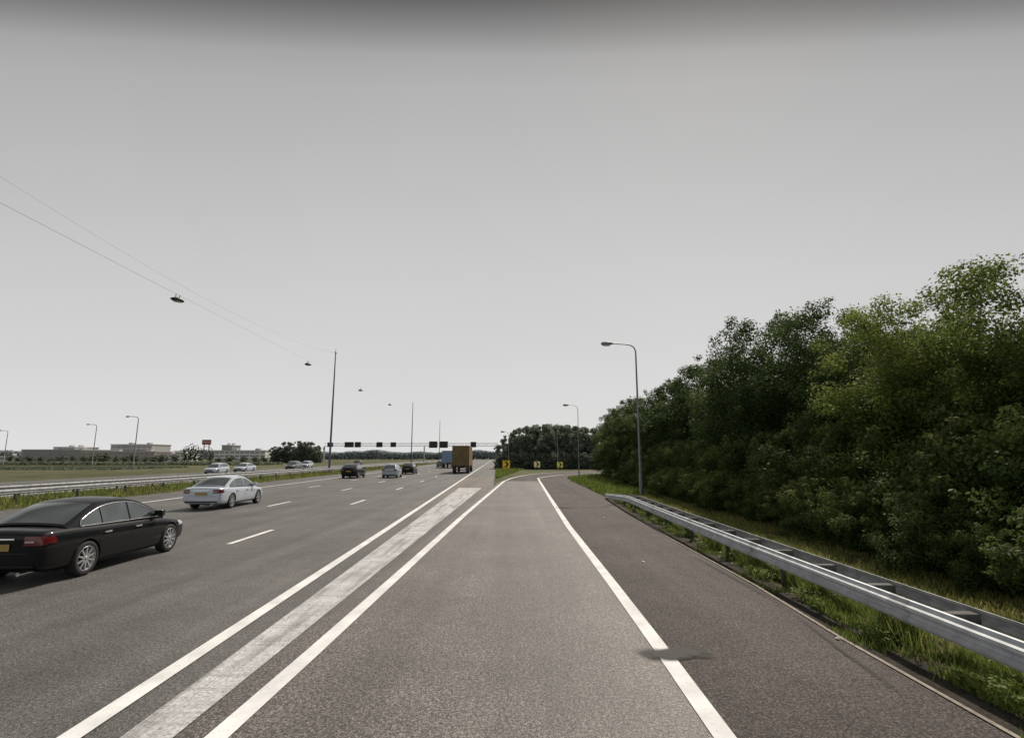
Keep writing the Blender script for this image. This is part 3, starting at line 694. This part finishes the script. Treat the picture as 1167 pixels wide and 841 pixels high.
# ------------------------------------------------------------ vehicles
def wheel(parent, x, y, r, w, side, spokes=10, name='wheel', rim='rim'):
    mb = MB(); h = w/2
    mb.lathe([(r*.66, -h*.9), (r*.9, -h), (r*.985, -h*.8), (r, -h*.5), (r, h*.5), (r*.985, h*.8), (r*.9, h), (r*.66, h*.9), (r*.62, 0), (r*.66, -h*.9)], 'x', 32)
    wl = mb.build(name, MT['tyre'], parent, (x, y, r))
    mb = MB(); s = side
    mb.lathe([(r*.72, s*h*.92), (r*.70, s*h*.99), (r*.65, s*h*.82), (r*.6, s*h*.2)], 'x', 32)
    mb.lathe([(.001, s*h*.86), (r*.13, s*h*.86), (r*.16, s*h*.6)], 'x', 16)
    for k in range(spokes):
        a = 2*math.pi*k/spokes; R = Matrix.Rotation(a, 3, 'X')
        wd = r*.06 if spokes > 6 else r*.13
        vs = [Vector((s*h*.84, -wd, r*.1)), Vector((s*h*.84, wd, r*.1)), Vector((s*h*.90, wd*.8, r*.66)), Vector((s*h*.90, -wd*.8, r*.66)),
              Vector((s*h*.5, -wd, r*.1)), Vector((s*h*.5, wd, r*.1)), Vector((s*h*.6, wd*.8, r*.66)), Vector((s*h*.6, -wd*.8, r*.66))]
        mb.add([R@q for q in vs], [(0, 1, 2, 3), (0, 4, 5, 1), (1, 5, 6, 2), (2, 6, 7, 3), (3, 7, 4, 0)])
    mb.build('rim', MT[rim], wl)
    mb = MB(); mb.lathe([(.001, s*h*.15), (r*.62, s*h*.15)], 'x', 24); mb.build('brake_disc', MT['dark'], wl)
    return wl
SEDAN = dict(L=4.58, W=1.77,
  st=[(-2.29, .40, .82, .84, .70), (-2.275, .33, .91, .94, .78), (-2.19, .25, .965, 1.0, .84), (-1.8, .20, .97, 1.015, .872), (-1.0, .17, .935, .98, .885), (0, .17, .905, .95, .885), (.8, .17, .875, .925, .885),
      (1.2, .17, .845, .92, .88), (1.7, .19, .78, .86, .87), (2.05, .21, .71, .775, .82), (2.22, .25, .64, .70, .74), (2.29, .33, .56, .61, .62)],
  gp=[(1.22, .90), (.86, 1.11), (.44, 1.315), (.10, 1.385), (-.32, 1.40), (-.72, 1.37), (-1.06, 1.27), (-1.38, 1.13), (-1.72, .985)], wi=(2, 6), belt=(.89, .955), wh=(-1.24, 1.46), r=.33,
  doors=(.94, .03, -.80, -1.08), tl=(.73, .89), hd=(.55, .72))
HATCH = dict(L=4.1, W=1.72,
  st=[(-2.05, .38, .90, .92, .70), (-2.03, .32, 1.0, 1.02, .78), (-1.92, .25, 1.02, 1.05, .83), (-1.5, .2, 1.0, 1.03, .85), (-.8, .17, .98, 1.0, .86), (0, .17, .95, .98, .86), (.7, .17, .93, .97, .86),
      (1.0, .17, .90, .97, .855), (1.45, .19, .82, .90, .84), (1.82, .21, .74, .80, .79), (1.98, .25, .66, .71, .70), (2.05, .33, .56, .61, .6)],
  gp=[(1.15, .95), (.8, 1.19), (.38, 1.40), (.05, 1.46), (-.6, 1.48), (-1.2, 1.45), (-1.5, 1.40), (-1.78, 1.2), (-1.96, 1.03)], wi=(2, 6), belt=(.95, 1.0), wh=(-1.25, 1.25), r=.30,
  doors=(.85, .0, -.85, -1.15), tl=(.78, .96), hd=(.56, .73))
SUV = dict(L=4.5, W=1.84,
  st=[(-2.25, .45, .97, .99, .76), (-2.23, .38, 1.05, 1.07, .84), (-2.1, .3, 1.07, 1.09, .89), (-1.6, .25, 1.05, 1.07, .915), (-.8, .24, 1.03, 1.05, .92), (0, .24, 1.01, 1.04, .92), (.8, .24, .99, 1.03, .92),
      (1.15, .24, .97, 1.03, .915), (1.6, .26, .91, .99, .90), (2.0, .28, .84, .91, .86), (2.18, .33, .77, .82, .78), (2.25, .42, .68, .72, .68)],
  gp=[(1.30, 1.01), (.95, 1.24), (.55, 1.47), (.2, 1.55), (-.5, 1.57), (-1.2, 1.53), (-1.6, 1.45), (-1.9, 1.28), (-2.12, 1.08)], wi=(2, 6), belt=(1.01, 1.05), wh=(-1.3, 1.35), r=.35,
  doors=(.95, .05, -.9, -1.2), tl=(.80, .98), hd=(.66, .84))
def make_car(sp, paint, loc, rz, label, cat='car', group=None, name='car', rim='rim', spokes=10, detail=True):
    root = empty(name, loc, rz, label, cat, group)
    vs = []; fs = []; m = 0
    for (y, zb, zs, zt, w) in sp['st']:
        h = zs-zb
        half = [(0, zb), (w*.80, zb), (w*.95, zb+.05), (w*.985, zb+h*.25), (w, zb+h*.55), (w*.992, zb+h*.80), (w*.965, zs-.03), (w*.88, zs+.012), (w*.45, zt-.01), (0, zt)]
        ring = [(x, z) for x, z in half]+[(-x, z) for x, z in half[-2:0:-1]]
        m = len(ring); vs += [(x, y, z) for x, z in ring]
    ns = len(sp['st'])
    for i in range(ns-1):
        for k in range(m):
            k2 = (k+1) % m; fs.append((i*m+k, (i+1)*m+k, (i+1)*m+k2, i*m+k2))
    h2 = len(half)
    for base, flip in ((0, False), ((ns-1)*m, True)):
        for k in range(0, h2-1):
            a, b = base+k, base+k+1; c = base+(m-k-1) % m; d = base+(m-k) % m
            q = (a, b, c, d)
            if k == 0: q = (base, base+1, base+m-1)
            elif k == h2-2: q = (a, b, base+m-k)
            fs.append(q if not flip else q[::-1])
    me = bpy.data.meshes.new('body'); me.from_pydata(vs, [], fs)
    bm = bmesh.new(); bm.from_mesh(me); bmesh.ops.recalc_face_normals(bm, faces=bm.faces); bm.to_mesh(me); bm.free()
    me.materials.append(paint); me.materials.append(MT['dark'])
    bo = bpy.data.objects.new('body', me); COL.objects.link(bo)
    ss = bo.modifiers.new('s', 'SUBSURF'); ss.levels = 2; ss.render_levels = 2
    cm = MB(); ra = sp['r']+.045; W2 = sp['W']/2
    for wy in sp['wh']:
        for sgn in (1, -1):
            xs = (W2-.30, W2+.2) if sgn > 0 else (-W2-.2, -W2+.30)
            n = 28; ring0 = [(xs[0], wy+ra*math.cos(2*math.pi*k/n), sp['r']+ra*math.sin(2*math.pi*k/n)) for k in range(n)]
            ring1 = [(xs[1],)+p[1:] for p in ring0]
            cm.add(ring0+ring1, [(k, (k+1) % n, n+(k+1) % n, n+k) for k in range(n)]+[tuple(range(n))[::-1], tuple(range(n, 2*n))])
    cme = bpy.data.meshes.new('cut'); cme.from_pydata(cm.v, [], cm.f)
    bm = bmesh.new(); bm.from_mesh(cme); bmesh.ops.recalc_face_normals(bm, faces=bm.faces); bm.to_mesh(cme); bm.free()
    cme.materials.append(paint); cme.materials.append(MT['dark']); cme.polygons.foreach_set('material_index', [1]*len(cme.polygons))
    cu = bpy.data.objects.new('cut', cme); COL.objects.link(cu)
    bl_ = bo.modifiers.new('b', 'BOOLEAN'); bl_.operation = 'DIFFERENCE'; bl_.object = cu; bl_.solver = 'EXACT'
    dg = bpy.context.evaluated_depsgraph_get(); dg.update()
    fin = bpy.data.meshes.new_from_object(bo.evaluated_get(dg)); fin.name = 'body'
    bpy.data.objects.remove(bo); bpy.data.objects.remove(cu)
    fin.polygons.foreach_set('use_smooth', [True]*len(fin.polygons)); fin.set_sharp_from_angle(angle=math.radians(38))
    body = link(bpy.data.objects.new('body', fin), root)
    bvh = BVHTree.FromPolygons([v.co.copy() for v in fin.vertices], [tuple(p.vertices) for p in fin.polygons])
    def patch(mb, grid, d, off=.006):
        d = Vector(d); pts = []; ok = []
        for rowp in grid:
            for p in rowp:
                h_ = bvh.ray_cast(Vector(p), d)
                if h_[0] is None: pts.append(Vector(p)); ok.append(False)
                else:
                    pts.append(h_[0]-d*off+h_[1]*off*.5 if h_[1].dot(d) < 0 else h_[0]-d*off); ok.append(True)
        nc = len(grid[0]); ff = []
        for i in range(len(grid)-1):
            for j in range(nc-1):
                q = (i*nc+j, i*nc+j+1, (i+1)*nc+j+1, (i+1)*nc+j)
                if all(ok[t] for t in q): ff.append(q)
        mb.add(pts, ff, True)
    Lh = sp['L']/2
    def rear(mb, x0, x1, z0, z1, n=8, off=.006, far=-1): patch(mb, [[(x0+(x1-x0)*i/n, far*4, z0+(z1-z0)*j/4) for i in range(n+1)] for j in range(5)], (0, -far, 0), off)
    def side(mb, y0, y1, z0, z1, sgn, n=8, off=.006, slope=0): patch(mb, [[(sgn*2, y0+(y1-y0)*i/n+slope*(j/4), z0+(z1-z0)*j/4) for i in range(n+1)] for j in range(5)], (-sgn, 0, 0), off)
    gp = sp['gp']; b0, b1 = sp['belt']; zt_ = max(p[1] for p in gp); wb = W2-.085; wr = W2-.27
    fin_gp = smooth_pts(gp, 1)
    def wz(z): return wb+(wr-wb)*max(0, min(1, (z-b0)/(zt_-b0)))**1.15
    def prof(y):
        for a, b in zip(fin_gp[:-1], fin_gp[1:]):
            if b[0] <= y <= a[0]: return a[1]+(b[1]-a[1])*(a[0]-y)/(a[0]-b[0]+1e-9)
        return gp[0][1] if y > 0 else gp[-1][1]
    def belt(y): return b0+(b1-b0)*(gp[0][0]-y)/(gp[0][0]-gp[-1][0])
    T = [-1, -.94, -.8, -.55, -.28, 0, .28, .55, .8, .94, 1]
    def top_pt(y, z, ny, nz, t, off=0):
        w = wz(z); c = .055*(1-abs(t)**2.2)+off; rnd = -.012 if abs(t) == 1 else 0
        return (w*t, y+ny*(c+rnd), z+nz*(c+rnd))
    P = fin_gp; NN = []
    for i in range(len(P)):
        a = P[max(0, i-1)]; b = P[min(len(P)-1, i+1)]; dy, dz = b[0]-a[0], b[1]-a[1]; l = math.hypot(dy, dz); NN.append((dz/l, -dy/l))
    mb = MB(); vs = []
    for (y, z), (ny, nz) in zip(P, NN):
        vs += [top_pt(y, z, ny, nz, t) for t in T]
    nT = len(T); mb.add(vs, [(i*nT+k, i*nT+k+1, (i+1)*nT+k+1, (i+1)*nT+k) for i in range(len(P)-1) for k in range(nT-1)], True)
    for sgn in (1, -1):
        vs = []
        for (y, z), (ny, nz) in zip(P, NN):
            tp = top_pt(y, z, ny, nz, sgn); zb_ = min(z, belt(y)-.06)
            for q in range(5):
                u = q/4; zz = zb_+(tp[2]-zb_)*u; vs.append((sgn*(wz(zz)), y+(tp[1]-y)*u, zz))
        mb.add(vs, [(i*5+k, i*5+k+1, (i+1)*5+k+1, (i+1)*5+k) for i in range(len(P)-1) for k in range(4)], True)
    cab = mb.build('cabin', paint, root); cab.data.set_sharp_from_angle(angle=math.radians(35))
    def topglass(i0, i1, f0, f1, name):
        seg = P[i0:i1+1]; sn = NN[i0:i1+1]; mb = MB(); vs = []; n = 8; k = len(seg)-1
        for q in range(n+1):
            u = (f0+(f1-f0)*q/n)*k; a = min(int(u), k-1); w = u-a
            y = seg[a][0]*(1-w)+seg[a+1][0]*w; z = seg[a][1]*(1-w)+seg[a+1][1]*w; ny = sn[a][0]*(1-w)+sn[a+1][0]*w; nz = sn[a][1]*(1-w)+sn[a+1][1]*w
            vs += [top_pt(y, z, ny, nz, t, .008) for t in (-.90, -.8, -.55, -.28, 0, .28, .55, .8, .90)]
        mb.add(vs, [(i*9+j, i*9+j+1, (i+1)*9+j+1, (i+1)*9+j) for i in range(n) for j in range(8)], True)
        return mb.build(name, MT['glass'], root)
    iw = sp['wi']; ia = 2*iw[0]; ib = 2*iw[1]
    topglass(0, ia, .06, .95, 'windscreen'); topglass(ib-1, len(P)-1, .08, .9, 'rear_window')
    d0, d1, d2, d3 = sp['doors']
    yw0 = gp[0][0]-.22; yw3 = gp[-1][0]+.34
    for sgn in (1, -1):
        for ya, yb in ((yw0, d1+.03), (d1-.03, d2+.02), (d2-.02, yw3)):
            mb = MB(); vs = []; n = 10
            for i in range(n+1):
                y = ya+(yb-ya)*i/n; z0 = belt(y)+.025; z1 = max(z0, prof(y)-.075)
                for q in range(4):
                    z = z0+(z1-z0)*q/3; vs.append((sgn*(wz(z)+.007), y, z))
            mb.add(vs, [(i*4+k, i*4+k+1, (i+1)*4+k+1, (i+1)*4+k) for i in range(n) for k in range(3)], True)
            mb.build('side_window', MT['glass'], root)
        if detail:
            cm_ = MT['chrome'] if paint is MT['black_paint'] else MT['dark']
            mb = MB(); n = 24; loop = []
            for i in range(n+1):
                y = yw0+.03+(yw3-yw0-.06)*i/n; loop.append((y, belt(y)+.012))
            if paint is MT['black_paint']:
                for i in range(n+1):
                    y = yw3+.03+(yw0-yw3-.06)*i/n; loop.append((y, max(belt(y)+.02, prof(y)-.068)))
                loop.append(loop[0])
            mb.tube([(sgn*(wz(z)+.010), y, z) for y, z in loop], .009, 5, cap=False); mb.build('trim_strip', cm_, root)
        mb = MB(); mb.box((sgn*(W2+.03), yw0-.12, b0+.10), (.20, .13, .13)); mb.box((sgn*(W2-.09), yw0-.10, b0+.05), (.12, .06, .04))
        mr = mb.build('wing_mirror', paint, root); bv = mr.modifiers.new('bevel', 'BEVEL'); bv.width = .03; bv.segments = 3
        z0, z1 = sp['tl']
        mb = MB(); rear(mb, sgn*(W2-.38), sgn*(W2-.06), z0, z1, 10); side(mb, -Lh+.06, -Lh+.30, z0+.02, z1-.02, sgn, 6, slope=-.03); mb.build('tail_light', MT['red'], root)
        if detail:
            mb = MB(); rear(mb, sgn*(W2-.36), sgn*(W2-.20), z0+.05, z0+.08, 4, .010); mb.build('indicator_lens', MT['lens'], root)
        z0, z1 = sp['hd']
        mb = MB(); rear(mb, sgn*(W2-.48), sgn*(W2-.12), z0, z1-.02, 8, far=1); side(mb, Lh-.46, Lh-.16, z0+.05, z1-.01, sgn, 8, slope=-.05); mb.build('headlight', MT['headl'], root)
        for wy in sp['wh']: wheel(root, sgn*(W2-.105), wy, sp['r'], .21, sgn, spokes, rim=rim)
        if detail:
            mb = MB()
            for yd in (d0-.02, d1, d2-.14): side(mb, yd, yd+.012, .30, b0-.03, sgn, 1, .003)
            side(mb, sp['wh'][0]+.42, sp['wh'][1]-.42, .235, .25, sgn, 16, .003)
            mb.build('shut_lines', MT['dark'], body)
            mb = MB(); side(mb, sp['wh'][0]+.40, sp['wh'][1]-.40, .205, .24, sgn, 16, .012); mb.build('sill', MT['dark'], root)
            for yd in (d1+.10, d2-.02):
                h_ = bvh.ray_cast(Vector((sgn*2, yd+.08, .78)), Vector((-sgn, 0, 0)))
                mb = MB(); mb.box((h_[0].x+sgn*.022, yd+.08, .78), (.022, .19, .028)); mb.box((h_[0].x+sgn*.008, yd, .78), (.03, .03, .03)); mb.box((h_[0].x+sgn*.008, yd+.16, .78), (.03, .03, .03))
                mb.build('door_handle', MT['chrome'] if paint is MT['black_paint'] else paint, root)
    zc = sp['tl'][0]
    mb = MB(); rear(mb, -.27, .27, zc-.09, zc+.03, 4, .012); mb.build('number_plate', MT['plate'], root)
    mb = MB(); rear(mb, -W2+.18, W2-.18, sp['st'][0][1]-.06, sp['st'][0][1]-.01, 14, .01); mb.build('bumper_insert', MT['dark'], root)
    mb = MB(); rear(mb, -W2+.25, W2-.25, .33, .46, 12, .01, far=1); rear(mb, -.42, .42, .52, .62, 8, .01, far=1); mb.build('grille', MT['dark'], root)
    if detail:
        mb = MB(); rear(mb, -.34, .34, sp['tl'][1]-.06, sp['tl'][1]-.035, 8, .014); mb.build('boot_trim', MT['chrome'], root)
        mb = MB(); mb.tube([(.48, -Lh-.01, .24), (.48, -Lh+.3, .24)], .035, 10); mb.tube([(-.48, -Lh-.01, .24), (-.48, -Lh+.3, .24)], .035, 10); mb.build('exhaust', MT['chrome'], root)
        mb = MB(); rear(mb, -W2+.30, W2-.30, sp['tl'][0]-.14, sp['tl'][0]-.13, 12, .004); mb.build('boot_seam', MT['dark'], body)
    mb = MB(); mb.box((0, 0, .30), (sp['W']-.5, sp['L']-.9, .22)); mb.build('underbody', MT['dark'], root)
    return root
make_car(SEDAN, MT['black_paint'], (-9.34, 12.12), -A0, 'glossy black saloon car, nearest vehicle at lower left')
make_car(SEDAN, MT['white_paint'], (-13.78, 26.1), -A0, 'white saloon car with yellow number plate driving ahead of the black one', spokes=7)
def mc(sp, paint, L, s, label, rz=0, group='distant cars on the motorway', **kw):
    p = M(L, s); return make_car(sp, MT[paint], p, -A0+rz, label, group=group, spokes=7, detail=False, **kw)
mc(SUV, 'navy_paint', 16.3, 62, 'dark tall car in the leftmost lane beside the mast')
mc(HATCH, 'silver_paint', 12.0, 62.5, 'silver hatchback in the middle of the motorway')
mc(HATCH, 'navy_paint', 12.2, 76, 'dark hatchback just ahead of the silver one')
mc(HATCH, 'grey_paint', 13.2, 128, 'small grey car far ahead near the gantry')
g = 'cars on the opposite carriageway'
PI = math.pi
mc(HATCH, 'white_paint', 39, 76, 'white car on the opposite carriageway, left one of the two', PI, g)
mc(SEDAN, 'white_paint', 40, 86.5, 'white car on the opposite carriageway, right of the first', PI, g)
mc(SUV, 'grey_paint', 38.5, 103, 'grey car on the opposite carriageway left of the mast', PI, g)
mc(HATCH, 'white_paint', 42, 120, 'farther white car on the opposite carriageway by the tree clump', PI, g)
mc(HATCH, 'navy_paint', 38.5, 150, 'dark car on the opposite carriageway near the gantry post', PI, g)

def lorry(loc, rz, box, cabm, label, Lb=9.5, H=3.95, name='lorry'):
    o = empty(name, loc, rz, label, 'lorry'); Wd = 2.45; z0 = 1.05
    mb = MB(); mb.box((0, -.5, (z0+H)/2), (Wd, Lb, H-z0)); cb = mb.build('cargo_box', box, o); bv = cb.modifiers.new('b', 'BEVEL'); bv.width = .04; bv.segments = 2
    yr = -.5-Lb/2
    mb = MB()
    for x in (-Wd/2+.04, Wd/2-.04): mb.box((x, yr-.02, (z0+H)/2), (.06, .05, H-z0-.04))
    for z in (z0+.05, H-.06): mb.box((0, yr-.02, z), (Wd-.2, .05, .1))
    mb.box((0, yr-.015, (z0+H)/2), (.05, .03, H-z0-.24))
    for x in (-.75, -.35, .35, .75): mb.tube([(x, yr-.05, z0+.1), (x, yr-.05, H-.1)], .02, 6)
    mb.build('rear_frame', MT['galv_dark'], cb)
    mb = MB(); mb.box((0, -.5, .9), (.9, Lb-.2, .28)); mb.build('chassis', MT['dark'], o)
    mb = MB(); mb.box((0, yr+.1, .52), (2.3, .1, .13)); mb.box((-.7, yr+.1, .74), (.08, .08, .35)); mb.box((.7, yr+.1, .74), (.08, .08, .35)); mb.build('underrun_bar', MT['galv_dark'], o)
    for sx_ in (-1, 1):
        mb = MB(); mb.box((sx_*1.0, yr+.02, .86), (.36, .06, .14)); mb.build('tail_light', MT['red'], o)
        mb = MB(); mb.box((sx_*.98, yr+1.0, .45), (.5, .02, .6)); mb.build('mud_flap', MT['dark'], o)
        for wy in (yr+1.6, yr+2.9, Lb/2+1.2): wheel(o, sx_*1.0, wy, .5, .4, sx_, 8, rim='galv_far')
    yc = Lb/2-.5
    mb = MB(); prof = [(yc+.15, .7), (yc+2.3, .7), (yc+2.35, 1.6), (yc+2.1, 2.9), (yc+1.6, 3.1), (yc+.15, 3.15)]
    mb.add([(-1.2, y, z) for y, z in prof]+[(1.2, y, z) for y, z in prof], [tuple(range(6))[::-1], tuple(range(6, 12))]+[(k, (k+1) % 6, 6+(k+1) % 6, 6+k) for k in range(6)])
    mb.build('cab', cabm, o)
    mb = MB(); mb.add([(-1.1, yc+2.37, 1.75), (1.1, yc+2.37, 1.75), (1.05, yc+2.15, 2.75), (-1.05, yc+2.15, 2.75)], [(0, 1, 2, 3)]); mb.build('windscreen', MT['glass'], o)
    for sx_ in (-1, 1):
        mb = MB(); mb.add([(sx_*1.21, yc+1.1, 1.75), (sx_*1.21, yc+2.1, 1.75), (sx_*1.21, yc+1.95, 2.6), (sx_*1.21, yc+1.1, 2.6)], [(0, 1, 2, 3)]); mb.build('side_window', MT['glass'], o)
        mb = MB(); mb.box((sx_*1.42, yc+2.2, 2.2), (.18, .12, .6)); mb.build('wing_mirror', MT['dark'], o)
    return o
lorry(M(5.1, 82), -A0, MT['truck_y'], MT['truck_y'], 'dull ochre box lorry driving in the rightmost motorway lane')
lorry(M(10.4, 120), -A0, MT['truck_b'], MT['bl'], 'blue grey lorry left of the ochre lorry', H=3.7)

# ------------------------------------------------------------ buildings
def building(px0, px1, top, Y, depth, wall, label, floors=2, roofh=.5, nwin=8, win='bg', name='office_building'):
    x0, x1 = hx(px0, Y), hx(px1, Y); H = hz(top, Y); w = x1-x0; cx = (x0+x1)/2
    o = empty(name, (cx, Y, 0), 0, label, 'building')
    mb = MB(); mb.box((0, depth/2, H/2), (w, depth, H)); mb.build('wall', MT[wall], o)
    mb = MB(); mb.box((0, depth/2, H+roofh/2), (w+.6, depth+.6, roofh)); rf = mb.build('roof', MT['bt'], o)
    for k in range(2):
        mb = MB(); mb.box((w*(-.25+.45*k), depth/2, H+roofh+.6), (w*.08, 3, 1.2)); mb.build('roof_unit', MT['bw'], rf)
    fh = H/floors
    for f in range(floors):
        for k in range(nwin):
            ww = w/nwin; mb = MB(); mb.box((-w/2+ww*(k+.5), -.02, fh*(f+.55)), (ww*.78, .1, fh*.42)); wn = mb.build('window', MT[win], o)
            mb = MB(); mb.box((-w/2+ww*(k+.5), -.10, fh*(f+.55)-fh*.23), (ww*.8, .12, .12)); mb.build('sill', MT['bt'], wn)
    return o
building(24, 92, 513, 330, 30, 'bd', 'long low dark brown building, leftmost on the horizon', 3, nwin=12)
building(60, 84, 510, 345, 20, 'bw', 'taller grey block behind the dark brown building', 4, nwin=6)
building(92, 176, 515, 320, 30, 'bo', 'grey brown low building right of the dark brown one', 2, nwin=14)
building(125, 172, 507, 360, 20, 'bw', 'grey office block with flat roof behind the grey brown building', 4, nwin=8)
building(178, 212, 518, 300, 15, 'bl', 'small pale low building between trees', 2, nwin=5)
building(244, 302, 514, 310, 20, 'bl', 'pale building with window bands left of the dark tree clump', 3, nwin=10)
building(252, 264, 508, 330, 10, 'bd', 'small dark tower behind the pale building', 4, nwin=3)
building(0, 22, 520, 330, 12, 'bl', 'pale shed at the far left edge', 1, nwin=4)
Y = 260; o = empty('sign_tower', (hx(234.5, Y), Y, 0), 0, 'red panel raised on a slim tower among the left buildings', 'sign tower')
H = hz(501, Y)
mb = MB()
for x in (-1.2, 1.2): mb.box((x, 0, H/2-1), (.35, .35, H-2))
for z in np.arange(1.5, H-3, 2): mb.box((0, 0, z), (2.1, .2, .2))
mb.build('tower_frame', MT['pole'], o)
mb = MB(); mb.box((0, -.3, H-1.3), (4.2, .5, 2.4)); p = mb.build('panel', MT['bred'], o)
mb = MB(); mb.box((0, -.57, H-1.3), (3.0, .03, .4)); mb.build('stripe', MT['bw'], p)

for i, (px, py) in enumerate(((733, 641), (955, 729), (688, 590))):
    x, y = G(px, py); mb = MB(); rr = random.Random(i)
    vs = [(rr.uniform(.6, 1)*.045*math.cos(a), rr.uniform(.6, 1)*.03*math.sin(a), .005+rr.uniform(0, .02)) for a in np.linspace(0, 5.4, 7)]
    mb.add(vs+[(0, 0, .035)], [(k, (k+1) % 7, 7) for k in range(7)]+[tuple(range(7))[::-1]]); o = mb.build('litter', MT['litter'], None, (x, y, .008))
    tag(o, ('white scrap of litter on the shoulder ahead', 'white crumpled litter near the concrete edging', 'tiny far scrap of litter beside the verge')[i], 'litter')
